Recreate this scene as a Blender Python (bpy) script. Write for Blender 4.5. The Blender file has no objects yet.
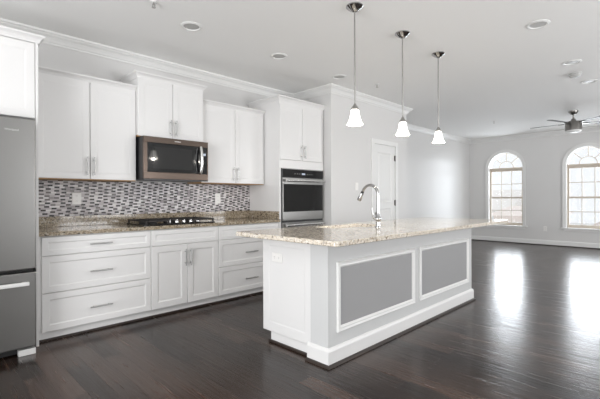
import bpy, bmesh, math, random
from math import sin, cos, pi, radians
from mathutils import Vector, Matrix
random.seed(4)
S = bpy.context.scene
COL = S.collection

# ------------------------------------------------------------------ camera
CAM_H, CAM_F, YAW = 1.186, 388.49, radians(45.143)
cam_data = bpy.data.cameras.new('camera')
cam_data.sensor_fit = 'HORIZONTAL'
cam_data.sensor_width = 36.0
cam_data.lens = 36.0 * CAM_F / 600.0
cam_data.shift_y = -1.4 / 600.0
cam_data.clip_start = 0.05
cam = bpy.data.objects.new('camera', cam_data)
COL.objects.link(cam)
fw = Vector((cos(YAW), sin(YAW), 0)); rt = Vector((sin(YAW), -cos(YAW), 0)); up = Vector((0, 0, 1))
M = Matrix((rt, up, -fw)).transposed().to_4x4()
M = M @ Matrix.Rotation(radians(-0.2), 4, 'Z')
M.translation = Vector((0, 0, CAM_H))
cam.matrix_world = M
S.camera = cam

# ------------------------------------------------------------------ world, lights, exposure
S.view_settings.view_transform = 'Standard'
S.view_settings.look = 'None'
S.view_settings.exposure = 0.10
S.view_settings.gamma = 1.0
S.view_settings.use_curve_mapping = False
w = bpy.data.worlds.new('sky'); S.world = w; w.use_nodes = True
nt = w.node_tree; bg = nt.nodes['Background']
bg.inputs['Color'].default_value = (0.94, 0.97, 1.0, 1)
bg.inputs['Strength'].default_value = 1.0
S.cycles.use_denoising = True
S.cycles.max_bounces = 10
S.cycles.diffuse_bounces = 6

def area(name, loc, target, sx, sy, power, color=(1, 1, 1), spread=180):
    l = bpy.data.lights.new(name, 'AREA'); l.shape = 'RECTANGLE'; l.size = sx; l.size_y = sy
    l.energy = power; l.color = color; l.spread = radians(spread)
    o = bpy.data.objects.new(name, l); COL.objects.link(o)
    o.location = loc
    o.rotation_euler = (Vector(target) - Vector(loc)).to_track_quat('-Z', 'Y').to_euler()
    return o
# added fill lamps at the unseen rear and side, tilted upward; then arched-window daylight
area('fill_rear', (-2.55, 0.9, 1.25), (0, 0.4, 2.4), 3.2, 2.2, 205, (.985, .99, 1))
area('fill_side', (3.6, -2.85, 1.4), (3.4, 0, 3.6), 1.8, 1.8, 100, (.985, .99, 1))
area('fill_side', (7.75, -2.85, 1.4), (7.75, 0, 3.4), 1.9, 1.8, 110, (.985, .99, 1))
area('daylight_arch_window', (11.7, 3.45, 1.5), (8, 3.3, 1.4), 0.9, 2.1, 62, (.88, .94, 1))
area('daylight_arch_window', (11.7, 1.68, 1.5), (8, 1.6, 1.4), 0.9, 2.1, 62, (.88, .94, 1))

# ------------------------------------------------------------------ materials
MATS = {}
def mat(name, color, rough=0.5, metal=0.0, spec=0.5, emit=None, estr=0, coat=0.0):
    m = bpy.data.materials.new(name); m.use_nodes = True
    b = m.node_tree.nodes['Principled BSDF']
    b.inputs['Base Color'].default_value = (*color, 1)
    b.inputs['Roughness'].default_value = rough
    b.inputs['Metallic'].default_value = metal
    b.inputs['Specular IOR Level'].default_value = spec
    b.inputs['Coat Weight'].default_value = coat
    if emit:
        b.inputs['Emission Color'].default_value = (*emit, 1)
        b.inputs['Emission Strength'].default_value = estr
    MATS[name] = m
    return m, m.node_tree, b
def node(nt, t, **k):
    n = nt.nodes.new(t)
    for a, v in k.items(): setattr(n, a, v)
    return n
def ramp(nt, stops, interp='LINEAR'):
    r = node(nt, 'ShaderNodeValToRGB'); r.color_ramp.interpolation = interp
    e = r.color_ramp.elements
    while len(e) > 1: e.remove(e[-1])
    e[0].position = stops[0][0]; e[0].color = (*stops[0][1], 1)
    for p, c in stops[1:]:
        q = e.new(p); q.color = (*c, 1)
    return r
def bump_noise(nt, b, scale, strength, dist=0.002, stretch=None):
    tc = node(nt, 'ShaderNodeTexCoord'); nz = node(nt, 'ShaderNodeTexNoise')
    nz.inputs['Scale'].default_value = scale; nz.inputs['Detail'].default_value = 3
    src = tc.outputs['Object']
    if stretch:
        mp = node(nt, 'ShaderNodeMapping'); mp.inputs['Scale'].default_value = stretch
        nt.links.new(src, mp.inputs['Vector']); src = mp.outputs['Vector']
    nt.links.new(src, nz.inputs['Vector'])
    bp = node(nt, 'ShaderNodeBump'); bp.inputs['Strength'].default_value = strength
    bp.inputs['Distance'].default_value = dist
    nt.links.new(nz.outputs['Fac'], bp.inputs['Height']); nt.links.new(bp.outputs['Normal'], b.inputs['Normal'])
    return nz

_, t, b = mat('wall_paint', (0.69, 0.685, 0.678), 0.29, spec=0.22); bump_noise(t, b, 60, 0.05)
_, t, b = mat('ceiling_paint', (0.89, 0.89, 0.88), 0.75, spec=0.2); bump_noise(t, b, 60, 0.05)
mat('trim_white', (0.78, 0.78, 0.77), 0.35)
_, t, b = mat('cabinet_white', (0.76, 0.755, 0.75), 0.38); bump_noise(t, b, 30, 0.02)
mat('island_grey', (0.335, 0.335, 0.34), 0.42)
mat('island_wall', (0.60, 0.605, 0.605), 0.42)
mat('wood_raw', (0.40, 0.24, 0.11), 0.6)
mat('dark_gap', (0.012, 0.012, 0.012), 0.6)
mat('shoe_dark', (0.035, 0.026, 0.022), 0.35)
mat('black_plastic', (0.015, 0.015, 0.016), 0.35)
mat('black_glass', (0.010, 0.010, 0.011), 0.06)
mat('screen_glass', (0.012, 0.012, 0.012), 0.05, spec=0.75)
mat('oven_glass', (0.012, 0.012, 0.012), 0.05)
mat('chrome', (0.45, 0.45, 0.45), 0.12, 1.0)
_, t, b = mat('nickel', (0.45, 0.44, 0.425), 0.30, 1.0)
mat('handle_steel', (0.42, 0.42, 0.415), 0.32, 1.0)
mat('satin_steel', (0.74, 0.74, 0.73), 0.5, 0.5)
mat('hinge_bronze', (0.10, 0.09, 0.085), 0.35, 1.0)
mat('bright_steel', (0.80, 0.80, 0.79), 0.22, 1.0)
_, t, b = mat('stainless', (0.275, 0.272, 0.265), 0.34, 1.0); bump_noise(t, b, 40, 0.04, 0.001, (1, 1, 60))
_, t, b = mat('stainless_warm', (0.090, 0.070, 0.059), 0.30, 1.0); bump_noise(t, b, 40, 0.04, 0.001, (1, 60, 60))
mat('cast_iron', (0.018, 0.015, 0.014), 0.55)
mat('plate_white', (0.84, 0.83, 0.81), 0.35)
mat('slot_dark', (0.12, 0.12, 0.12), 0.5)
mat('fan_nickel', (0.27, 0.26, 0.245), 0.33, 1.0)
mat('fan_blade', (0.08, 0.077, 0.074), 0.45)
mat('vinyl_almond', (0.56, 0.49, 0.41), 0.4)
mat('lens_grey', (0.46, 0.46, 0.45), 0.4)
mat('frosted', (0.85, 0.85, 0.84), 0.4, emit=(1, .98, .95), estr=0.0)
mat('logo_grey', (0.55, 0.55, 0.54), 0.3)
mat('display_lit', (0.02, 0.02, 0.02), 0.2, emit=(.75, .85, 1.0), estr=0.6)
mat('asphalt', (0.75, 0.74, 0.73), 0.9)
mat('facade_pale', (0.88, 0.85, 0.82), 0.9)
mat('facade_pink', (0.90, 0.82, 0.77), 0.9)
mat('roof_pink', (0.68, 0.60, 0.57), 0.9)
mat('far_glass', (0.45, 0.45, 0.47), 0.2)
mat('far_trim', (0.85, 0.85, 0.85), 0.7)
_, t, b = mat('shade_glass', (0.9, 0.9, 0.88), 0.3, emit=(1.0, 0.97, 0.92), estr=2.5)
_, t, b = mat('bulb', (1, 1, 1), 0.3, emit=(1.0, 0.93, 0.82), estr=12)
# window pane
m = bpy.data.materials.new('pane_glass'); m.use_nodes = True; t = m.node_tree
t.nodes.clear(); out = node(t, 'ShaderNodeOutputMaterial'); mx = node(t, 'ShaderNodeMixShader')
tr = node(t, 'ShaderNodeBsdfTransparent'); gl = node(t, 'ShaderNodeBsdfGlossy'); gl.inputs['Roughness'].default_value = 0.02
mx.inputs[0].default_value = 0.06
t.links.new(tr.outputs[0], mx.inputs[1]); t.links.new(gl.outputs[0], mx.inputs[2]); t.links.new(mx.outputs[0], out.inputs[0])
MATS['pane_glass'] = m

# floor planks (boards run across the room, along y)
_, t, b = mat('dark_wood', (0.02, 0.015, 0.012), 0.2, spec=0.42)
tc = node(t, 'ShaderNodeTexCoord'); mp = node(t, 'ShaderNodeMapping'); mp.inputs['Rotation'].default_value = (0, 0, radians(90))
t.links.new(tc.outputs['Object'], mp.inputs['Vector'])
br = node(t, 'ShaderNodeTexBrick'); br.offset = 0.37; br.offset_frequency = 2
br.inputs['Scale'].default_value = 1.0; br.inputs['Brick Width'].default_value = 1.3
br.inputs['Row Height'].default_value = 0.125; br.inputs['Mortar Size'].default_value = 0.0018
br.inputs['Mortar Smooth'].default_value = 0.3
br.inputs['Color1'].default_value = (0, 0, 0, 1); br.inputs['Color2'].default_value = (1, 1, 1, 1); br.inputs['Mortar'].default_value = (0, 0, 0, 1)
t.links.new(mp.outputs['Vector'], br.inputs['Vector'])
rp = ramp(t, [(0, (0.011, 0.0062, 0.0045)), (0.5, (0.031, 0.0185, 0.0135)), (1, (0.066, 0.040, 0.030))])
t.links.new(br.outputs['Color'], rp.inputs['Fac'])
mg = node(t, 'ShaderNodeMapping'); mg.inputs['Scale'].default_value = (38, 2.2, 1)
t.links.new(tc.outputs['Object'], mg.inputs['Vector'])
gr = node(t, 'ShaderNodeTexNoise'); gr.inputs['Scale'].default_value = 1.0; gr.inputs['Detail'].default_value = 5; gr.inputs['Distortion'].default_value = 0.6
t.links.new(mg.outputs['Vector'], gr.inputs['Vector'])
mm = node(t, 'ShaderNodeMixRGB', blend_type='MULTIPLY'); mm.inputs['Fac'].default_value = 0.7
gr2 = ramp(t, [(0.3, (0.45, 0.42, 0.40)), (0.7, (1.25, 1.2, 1.15))])
t.links.new(gr.outputs['Fac'], gr2.inputs['Fac'])
t.links.new(rp.outputs['Color'], mm.inputs['Color1']); t.links.new(gr2.outputs['Color'], mm.inputs['Color2'])
t.links.new(mm.outputs['Color'], b.inputs['Base Color'])
rr = node(t, 'ShaderNodeMapRange'); rr.inputs['To Min'].default_value = 0.12; rr.inputs['To Max'].default_value = 0.36
t.links.new(gr.outputs['Fac'], rr.inputs['Value']); t.links.new(rr.outputs['Result'], b.inputs['Roughness'])
bp = node(t, 'ShaderNodeBump'); bp.inputs['Strength'].default_value = 0.55; bp.inputs['Distance'].default_value = 0.003
ad = node(t, 'ShaderNodeMath', operation='MULTIPLY_ADD'); ad.inputs[1].default_value = -1.0
t.links.new(br.outputs['Fac'], ad.inputs[0]); t.links.new(gr.outputs['Fac'], ad.inputs[2])
t.links.new(ad.outputs[0], bp.inputs['Height']); t.links.new(bp.outputs['Normal'], b.inputs['Normal'])

# speckled granite
def granite(name, st1, st2):
    _, t, b = mat(name, (0.5, 0.45, 0.38), 0.09)
    tc = node(t, 'ShaderNodeTexCoord')
    v1 = node(t, 'ShaderNodeTexVoronoi'); v1.inputs['Scale'].default_value = 135
    v2 = node(t, 'ShaderNodeTexVoronoi'); v2.inputs['Scale'].default_value = 62
    n1 = node(t, 'ShaderNodeTexNoise'); n1.inputs['Scale'].default_value = 9; n1.inputs['Detail'].default_value = 4
    for n in (v1, v2, n1): t.links.new(tc.outputs['Object'], n.inputs['Vector'])
    r1 = ramp(t, st1, 'CONSTANT'); r2 = ramp(t, st2, 'CONSTANT')
    s1 = node(t, 'ShaderNodeSeparateColor'); s2 = node(t, 'ShaderNodeSeparateColor')
    t.links.new(v1.outputs['Color'], s1.inputs[0]); t.links.new(v2.outputs['Color'], s2.inputs[0])
    t.links.new(s1.outputs[0], r1.inputs['Fac']); t.links.new(s2.outputs[1], r2.inputs['Fac'])
    mm = node(t, 'ShaderNodeMixRGB'); t.links.new(n1.outputs['Fac'], mm.inputs['Fac'])
    t.links.new(r1.outputs['Color'], mm.inputs['Color1']); t.links.new(r2.outputs['Color'], mm.inputs['Color2'])
    t.links.new(mm.outputs['Color'], b.inputs['Base Color'])
granite('granite', [(0, (0.02, 0.016, 0.013)), (0.16, (0.11, 0.08, 0.05)), (0.30, (0.26, 0.205, 0.14)), (0.52, (0.36, 0.295, 0.215)), (0.82, (0.52, 0.46, 0.37))],
        [(0, (0.05, 0.036, 0.022)), (0.14, (0.215, 0.165, 0.105)), (0.32, (0.37, 0.31, 0.225)), (0.87, (0.55, 0.50, 0.42))])
granite('granite_island', [(0, (0.06, 0.045, 0.035)), (0.08, (0.26, 0.19, 0.13)), (0.18, (0.55, 0.47, 0.37)), (0.4, (0.70, 0.64, 0.55)), (0.75, (0.80, 0.76, 0.69))],
        [(0, (0.14, 0.10, 0.07)), (0.08, (0.45, 0.37, 0.28)), (0.22, (0.66, 0.59, 0.49)), (0.7, (0.80, 0.75, 0.68))])  # island top: same speckle with paler colours than the wall worktop

# mosaic tile: staggered rows of small glass and stone strips, every third one dark
_, t, b = mat('mosaic', (0.5, 0.5, 0.5), 0.3, spec=0.3)
def mth(op, a, c=None):
    n = node(t, 'ShaderNodeMath', operation=op)
    for i, v in enumerate((a, c)):
        if v is None: continue
        if isinstance(v, (int, float)): n.inputs[i].default_value = v
        else: t.links.new(v, n.inputs[i])
    return n.outputs[0]
tc = node(t, 'ShaderNodeTexCoord'); sp = node(t, 'ShaderNodeSeparateXYZ')
t.links.new(tc.outputs['Object'], sp.inputs[0])
rz = mth('DIVIDE', sp.outputs['Z'], 0.0172); row = mth('FLOOR', rz); fz = mth('FRACT', rz)
wr = node(t, 'ShaderNodeTexWhiteNoise', noise_dimensions='1D'); t.links.new(row, wr.inputs['W'])
stag = mth('ADD', mth('MULTIPLY', row, 1.42), mth('MULTIPLY', wr.outputs['Value'], 0.55))
uu = mth('ADD', mth('DIVIDE', sp.outputs['X'], 0.044), stag)
idx = mth('FLOOR', uu); fu = mth('FRACT', uu)
cb = node(t, 'ShaderNodeCombineXYZ'); t.links.new(idx, cb.inputs['X']); t.links.new(row, cb.inputs['Y'])
wn_ = node(t, 'ShaderNodeTexWhiteNoise', noise_dimensions='2D'); t.links.new(cb.outputs[0], wn_.inputs['Vector'])
third = mth('LESS_THAN', mth('FLOORED_MODULO', idx, 3.0), 0.5)
rl = ramp(t, [(0, (0.30, 0.275, 0.28)), (0.16, (0.50, 0.465, 0.475)), (0.5, (0.62, 0.59, 0.60)), (0.75, (0.76, 0.74, 0.74))], 'CONSTANT')
rd = ramp(t, [(0, (0.012, 0.008, 0.009)), (0.55, (0.035, 0.024, 0.022)), (0.82, (0.16, 0.14, 0.14))], 'CONSTANT')
t.links.new(wn_.outputs['Value'], rl.inputs['Fac']); t.links.new(wn_.outputs['Value'], rd.inputs['Fac'])
m1 = node(t, 'ShaderNodeMixRGB'); t.links.new(third, m1.inputs['Fac']); t.links.new(rl.outputs['Color'], m1.inputs['Color1']); t.links.new(rd.outputs['Color'], m1.inputs['Color2'])
edge = mth('MAXIMUM', mth('LESS_THAN', fz, 0.07), mth('LESS_THAN', fu, 0.03))
m2 = node(t, 'ShaderNodeMixRGB'); t.links.new(edge, m2.inputs['Fac']); t.links.new(m1.outputs['Color'], m2.inputs['Color1']); m2.inputs['Color2'].default_value = (0.60, 0.59, 0.59, 1)
t.links.new(m2.outputs['Color'], b.inputs['Base Color'])
bp = node(t, 'ShaderNodeBump'); bp.invert = True; bp.inputs['Strength'].default_value = 0.4; bp.inputs['Distance'].default_value = 0.001
t.links.new(edge, bp.inputs['Height']); t.links.new(bp.outputs['Normal'], b.inputs['Normal'])

# ------------------------------------------------------------------ object helpers
OFF = {}
def new_obj(name, bm, material, smooth=False):
    bmesh.ops.recalc_face_normals(bm, faces=bm.faces[:])
    me = bpy.data.meshes.new(name); bm.to_mesh(me); bm.free()
    if material: me.materials.append(MATS[material])
    if smooth:
        for p in me.polygons: p.use_smooth = True
        me.set_sharp_from_angle(angle=radians(35))
    o = bpy.data.objects.new(name, me); COL.objects.link(o)
    return o
def thing(name, label, cat, loc=(0, 0, 0), group=None):
    o = bpy.data.objects.new(name, None); COL.objects.link(o); o.location = loc
    o.empty_display_size = 0.05
    o['label'] = label; o['category'] = cat
    if group: o['group'] = group
    OFF[o.name] = Vector(loc)
    return o
def part(name, bm, material, parent, label=None, smooth=False):
    off = OFF[parent.name]
    bmesh.ops.translate(bm, vec=-off, verts=bm.verts[:])
    o = new_obj(name, bm, material, smooth); o.parent = parent; OFF[o.name] = off
    if label: o['label'] = label
    return o
def solo(name, bm, material, label, cat, group=None, origin=None, smooth=False):
    if origin: bmesh.ops.translate(bm, vec=-Vector(origin), verts=bm.verts[:])
    o = new_obj(name, bm, material, smooth)
    if origin: o.location = origin
    o['label'] = label; o['category'] = cat
    if group: o['group'] = group
    OFF[o.name] = Vector(origin) if origin else Vector((0, 0, 0))
    return o
def struct(name, bm, material, parent=None, smooth=False):
    o = new_obj(name, bm, material, smooth)
    OFF[o.name] = Vector((0, 0, 0))
    if parent: o.parent = parent
    o['kind'] = 'structure'
    return o
def copy_tree(o, loc=None, label=None, parent=None):
    c = o.copy(); COL.objects.link(c)
    if parent: c.parent = parent
    if loc is not None: c.location = loc
    if label: c['label'] = label
    for ch in list(o.children): copy_tree(ch, parent=c)
    return c

# ------------------------------------------------------------------ shape helpers
def box(bm, x0, x1, y0, y1, z0, z1, bev=0.0):
    tb = bmesh.new()
    bmesh.ops.create_cube(tb, size=1)
    for v in tb.verts:
        v.co = Vector((x0 + (v.co.x + .5) * (x1 - x0), y0 + (v.co.y + .5) * (y1 - y0), z0 + (v.co.z + .5) * (z1 - z0)))
    if bev: bmesh.ops.bevel(tb, geom=tb.edges[:], offset=bev, segments=2, affect='EDGES', profile=.5)
    merge(bm, tb)
    return bm
def merge(bm, tb):
    me = bpy.data.meshes.new('tmp'); tb.to_mesh(me); tb.free(); bm.from_mesh(me); bpy.data.meshes.remove(me)
def B(*a, **k): return box(bmesh.new(), *a, **k)
FY = lambda u, v, w: Vector((u, -w, v))          # faces -y ; w = -y
FX = lambda u, v, w: Vector((-w, u, v))          # faces -x
FPY = lambda u, v, w: Vector((u, w, v))          # faces +y
def rings(bm, u0, u1, v0, v1, prof, f):
    """rectangular rings: prof = [(inset, w)], first ring closed at back, last ring filled"""
    R = []
    for ins, w_ in prof:
        R.append([bm.verts.new(f(u, v, w_)) for u, v in ((u0 + ins, v0 + ins), (u1 - ins, v0 + ins), (u1 - ins, v1 - ins), (u0 + ins, v1 - ins))])
    for a, c in zip(R, R[1:]):
        for i in range(4): bm.faces.new((a[i], a[(i + 1) % 4], c[(i + 1) % 4], c[i]))
    bm.faces.new(R[0][::-1]); bm.faces.new(R[-1])
    return bm
def shaker(u0, u1, v0, v1, front, th=0.02, rail=0.058, rec=0.009, f=FY):
    """front = coordinate of the face along the axis; outward = -axis"""
    s = -front if f is not FPY else front
    return rings(bmesh.new(), u0, u1, v0, v1, [(0, s - th), (0, s - .003), (.003, s), (rail, s), (rail + .011, s - rec)], f)
def cyl(bm, p0, p1, r0, r1=None, n=20, caps=True):
    r1 = r0 if r1 is None else r1
    p0, p1 = Vector(p0), Vector(p1); d = (p1 - p0).normalized()
    a = d.orthogonal().normalized(); c = d.cross(a)
    A = [bm.verts.new(p0 + (a * cos(2 * pi * i / n) + c * sin(2 * pi * i / n)) * r0) for i in range(n)]
    E = [bm.verts.new(p1 + (a * cos(2 * pi * i / n) + c * sin(2 * pi * i / n)) * r1) for i in range(n)]
    for i in range(n): bm.faces.new((A[i], A[(i + 1) % n], E[(i + 1) % n], E[i]))
    if caps: bm.faces.new(A[::-1]); bm.faces.new(E)
    return bm
def lathe(bm, cx, cy, prof, n=32, close=False):
    R = []
    for r, z in prof:
        if r < 1e-6: R.append([bm.verts.new((cx, cy, z))])
        else: R.append([bm.verts.new((cx + r * cos(2 * pi * i / n), cy + r * sin(2 * pi * i / n), z)) for i in range(n)])
    pairs = list(zip(R, R[1:])) + ([(R[-1], R[0])] if close else [])
    for a, c in pairs:
        for i in range(n):
            j = (i + 1) % n
            if len(a) == 1 and len(c) == 1: continue
            if len(a) == 1: bm.faces.new((a[0], c[j], c[i]))
            elif len(c) == 1: bm.faces.new((a[i], a[j], c[0]))
            else: bm.faces.new((a[i], a[j], c[j], c[i]))
    return bm
def tube(bm, pts, rad, n=14):
    pts = [Vector(p) for p in pts]
    rad = rad if isinstance(rad, (list, tuple)) else [rad] * len(pts)
    a = (pts[1] - pts[0]).orthogonal().normalized(); R = []
    for i, p in enumerate(pts):
        d = (pts[min(i + 1, len(pts) - 1)] - pts[max(i - 1, 0)]).normalized()
        a = (a - d * a.dot(d)).normalized(); c = d.cross(a)
        R.append([bm.verts.new(p + (a * cos(2 * pi * k / n) + c * sin(2 * pi * k / n)) * rad[i]) for k in range(n)])
    for A, E in zip(R, R[1:]):
        for k in range(n): bm.faces.new((A[k], A[(k + 1) % n], E[(k + 1) % n], E[k]))
    bm.faces.new(R[0][::-1]); bm.faces.new(R[-1])
    return bm
def sweep(bm, path, prof, side=1, closed=False):
    """sweep a closed profile [(d, z)] along a plan path; d is measured to the left (side=1) of travel"""
    P = [Vector((p[0], p[1])) for p in path]; n = len(P); R = []
    def nrm(a, c):
        d = (c - a).normalized(); return Vector((-d.y, d.x)) * side
    for i in range(n):
        ns = []
        if closed or i > 0: ns.append(nrm(P[i - 1], P[i]))
        if closed or i < n - 1: ns.append(nrm(P[i], P[(i + 1) % n]))
        if len(ns) == 1: m_ = ns[0]
        else:
            m_ = ns[0] + ns[1]; m_ = m_ / max(m_.dot(ns[0]), .1)
        R.append([bm.verts.new((P[i].x + m_.x * d, P[i].y + m_.y * d, z)) for d, z in prof])
    k = len(prof)
    for A, E in (list(zip(R, R[1:])) + ([(R[-1], R[0])] if closed else [])):
        for j in range(k): bm.faces.new((A[j], A[(j + 1) % k], E[(j + 1) % k], E[j]))
    if not closed: bm.faces.new(R[0][::-1]); bm.faces.new(R[-1])
    return bm
def bar_pull(p, axis, length, out=0.030, r=0.0065):
    """bar handle centred at p on a -y face; axis 'x' or 'z'"""
    bm = bmesh.new(); p = Vector(p)
    ax = Vector((1, 0, 0)) if axis == 'x' else Vector((0, 0, 1)); o = Vector((0, -out, 0))
    cyl(bm, p + o - ax * length / 2, p + o + ax * length / 2, r, n=12)
    for s in (-1, 1):
        q = p + ax * s * length * 0.34
        cyl(bm, q, q + o, r * .8, n=10)
    return bm
def knob_text(txt, size, mapf, name, material, parent):
    cu = bpy.data.curves.new(name, 'FONT'); cu.body = txt; cu.size = size; cu.align_x = 'CENTER'; cu.align_y = 'CENTER'; cu.extrude = 0.0008
    o = bpy.data.objects.new(name, cu); COL.objects.link(o)
    me = bpy.data.meshes.new_from_object(o.evaluated_get(bpy.context.evaluated_depsgraph_get()))
    bpy.data.objects.remove(o); bpy.data.curves.remove(cu)
    bm = bmesh.new(); bm.from_mesh(me); bpy.data.meshes.remove(me)
    for v in bm.verts: v.co = mapf(v.co)
    return part(name, bm, material, parent)

# ------------------------------------------------------------------ the room
CEIL = 2.785; WY = 4.371; FX0 = 11.08; RX = -2.6; RY = -2.9
BX0, BX1, BY = 4.215, 6.30, 3.606
struct('floor', B(RX - .2, FX0 + .2, RY - .2, WY + .2, -.15, 0), 'dark_wood')
struct('ceiling', B(RX - .2, FX0 + .2, RY - .2, WY + .2, CEIL, CEIL + .15), 'ceiling_paint')
struct('wall_left', B(RX, FX0, WY, WY + .2, 0, CEIL), 'wall_paint')
DX0, DX1, DZ = 5.268, 5.915, 2.070       # pantry door opening
bm = bmesh.new()
box(bm, BX0, DX0, BY, WY - .001, 0, CEIL); box(bm, DX1, BX1, BY, WY - .001, 0, CEIL); box(bm, DX0, DX1, BY, WY - .001, DZ, CEIL)
box(bm, DX0, DX1, BY + .09, WY - .001, 0, DZ)
struct('wall_pantry', bm, 'wall_paint')
# unseen rear and right walls, with openings added for the fill lamps
bm = bmesh.new()
box(bm, RX - .2, RX, RY, -0.75, 0, CEIL); box(bm, RX - .2, RX, 2.55, WY, 0, CEIL); box(bm, RX - .2, RX, -0.75, 2.55, 2.4, CEIL); box(bm, RX - .2, RX, -0.75, 2.55, 0, .1)
struct('wall_rear', bm, 'wall_paint')
bm = bmesh.new()
xs = [RX, 2.6, 4.6, 6.7, 8.8, FX0]
for i in range(0, 5, 2): box(bm, xs[i], xs[i + 1], RY - .2, RY, 0, CEIL)
for i in (1, 3): box(bm, xs[i], xs[i + 1], RY - .2, RY, 0, .45); box(bm, xs[i], xs[i + 1], RY - .2, RY, 2.35, CEIL)
struct('wall_right', bm, 'wall_paint')

# far wall with two arched openings
WC = [3.45, 1.68]; HO = 0.424; SPR = 1.955; Z0W = 0.455; WT = 0.25
def arch(cy, r, z0, zs=SPR, n=28):
    return [(cy + r, z0)] + [(cy + r * cos(pi * i / n), zs + r * sin(pi * i / n)) for i in range(n + 1)] + [(cy - r, z0)]
bm = bmesh.new()
for X in (FX0, FX0 + WT):
    def q(*p): bm.faces.new([bm.verts.new((X, a, c)) for a, c in p])
    ys = [WY + .2, WC[0] + HO, WC[0] - HO, WC[1] + HO, WC[1] - HO, RY - .2]
    for i in (0, 2, 4): q((ys[i], 0), (ys[i + 1], 0), (ys[i + 1], CEIL), (ys[i], CEIL))
    for c in WC:
        q((c + HO, 0), (c - HO, 0), (c - HO, Z0W), (c + HO, Z0W))
        A = arch(c, HO, Z0W)[1:-1]
        for p0, p1 in zip(A, A[1:]): q(p0, p1, (p1[0], CEIL), (p0[0], CEIL))
for c in WC:
    A = arch(c, HO, Z0W); A.append(A[0])
    for p0, p1 in zip(A, A[1:]):
        bm.faces.new([bm.verts.new(v) for v in ((FX0, *p0), (FX0, *p1), (FX0 + WT, *p1), (FX0 + WT, *p0))])
bmesh.ops.remove_doubles(bm, verts=bm.verts[:], dist=1e-5)
struct('wall_far', bm, 'wall_paint')

def band(bm, outer, inner, x0, x1):
    """solid between two equal-length outlines (y,z), from x0 to x1"""
    n = len(outer)
    V = [[bm.verts.new((x, *p)) for p in pts] for pts, x in ((outer, x0), (inner, x0), (inner, x1), (outer, x1))]
    for a, c in ((0, 1), (1, 2), (2, 3), (3, 0)):
        for i in range(n - 1): bm.faces.new((V[a][i], V[a][i + 1], V[c][i + 1], V[c][i]))
    bm.faces.new((V[0][0], V[1][0], V[2][0], V[3][0])); bm.faces.new((V[0][-1], V[1][-1], V[2][-1], V[3][-1]))
    return bm
for k, c in enumerate(WC):
    bm = bmesh.new()
    band(bm, arch(c, HO + .060, Z0W), arch(c, HO - .004, Z0W), FX0 - .022, FX0 - .0005)
    band(bm, arch(c, HO + .066, Z0W), arch(c, HO + .042, Z0W), FX0 - .034, FX0 - .0222)
    band(bm, arch(c, HO - .001, Z0W), arch(c, HO - .013, Z0W), FX0, FX0 + .075)
    wn = struct('window_%d' % (k + 1), bm, 'trim_white', smooth=True)
    bm = bmesh.new(); box(bm, FX0 - .06, FX0 + .075, c - .525, c + .525, .428, .454, .004); box(bm, FX0 - .022, FX0 - .001, c - .465, c + .465, .375, .428, .003)
    struct('window_sill', bm, 'trim_white', wn)
    # fixed arched light and double-hung sashes
    x0, x1 = FX0 + .076, FX0 + .125
    fr = bmesh.new()
    band(fr, arch(c, HO - .002, Z0W + .002), arch(c, HO - .026, Z0W + .002), x0, x1)
    box(fr, x0, x1, c - HO + .02, c + HO - .02, Z0W + .002, Z0W + .03)
    box(fr, x0 - .012, x1, c - HO + .02, c + HO - .02, 1.905, 1.968, .004)
    f = struct('window_frame', fr, 'vinyl_almond', wn)
    r = HO - .026
    mb = bmesh.new()
    inn = [(c + .165 * cos(pi * i / 20), 1.968 + .165 * sin(pi * i / 20)) for i in range(21)]
    ino = [(c + .180 * cos(pi * i / 20), 1.968 + .180 * sin(pi * i / 20)) for i in range(21)]
    band(mb, ino, inn, x0 + .014, x0 + .03)
    for a in (45, 90, 135):
        a = radians(a); d = Vector((0, cos(a), sin(a))); nn = Vector((0, -sin(a), cos(a))) * .008
        p, e = Vector((0, c, 1.968)) + d * .18, Vector((0, c, 1.958)) + d * (r + .004)
        vs = [mb.verts.new(Vector((x, 0, 0)) + pt) for x in (x0 + .014, x0 + .03) for pt in (p - nn, p + nn, e + nn, e - nn)]
        for ix in ((0, 1, 2, 3), (4, 5, 6, 7), (0, 1, 5, 4), (1, 2, 6, 5), (2, 3, 7, 6), (3, 0, 4, 7)): mb.faces.new([vs[i] for i in ix])
    struct('arch_muntin', mb, 'vinyl_almond', f)
    for nm, z0, z1, dx in (('lower_sash', Z0W + .03, 1.185, 0), ('upper_sash', 1.16, 1.905, .022)):
        sb = bmesh.new(); a0, a1 = x0 + .004 + dx, x0 + .024 + dx
        rw = .028
        box(sb, a0, a1, c - r, c - r + rw, z0, z1); box(sb, a0, a1, c + r - rw, c + r, z0, z1)
        box(sb, a0, a1, c - r + rw, c + r - rw, z0, z0 + rw + .012); box(sb, a0, a1, c - r + rw, c + r - rw, z1 - rw, z1)
        s = struct(nm, sb, 'vinyl_almond', f)
        gb = bmesh.new(); gw = 2 * (r - rw)
        for i in (1, 2): box(gb, a0 + .004, a1 - .004, c - r + rw + gw * i / 3 - .008, c - r + rw + gw * i / 3 + .008, z0 + rw + .012, z1 - rw)
        zm = (z0 + z1) / 2 + .005
        for i in range(3): box(gb, a0 + .004, a1 - .004, c - r + rw + gw * i / 3 + (.008 if i else 0), c - r + rw + gw * (i + 1) / 3 - (.008 if i < 2 else 0), zm - .008, zm + .008)
        struct('muntin_grid', gb, 'vinyl_almond', s)
        struct('glass_pane', B(a0 + .009, a0 + .011, c - r + rw, c + r - rw, z0 + rw + .012, z1 - rw), 'pane_glass', s)
    gb = bmesh.new(); A = [(c + (r + .004) * cos(pi * i / 28), SPR + .013 + (r - .008) * sin(pi * i / 28)) for i in range(29)]
    for xx in (x0 + .021, x0 + .023): gb.faces.new([gb.verts.new((xx, *p)) for p in A])
    struct('arch_glass', gb, 'pane_glass', f)

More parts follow.
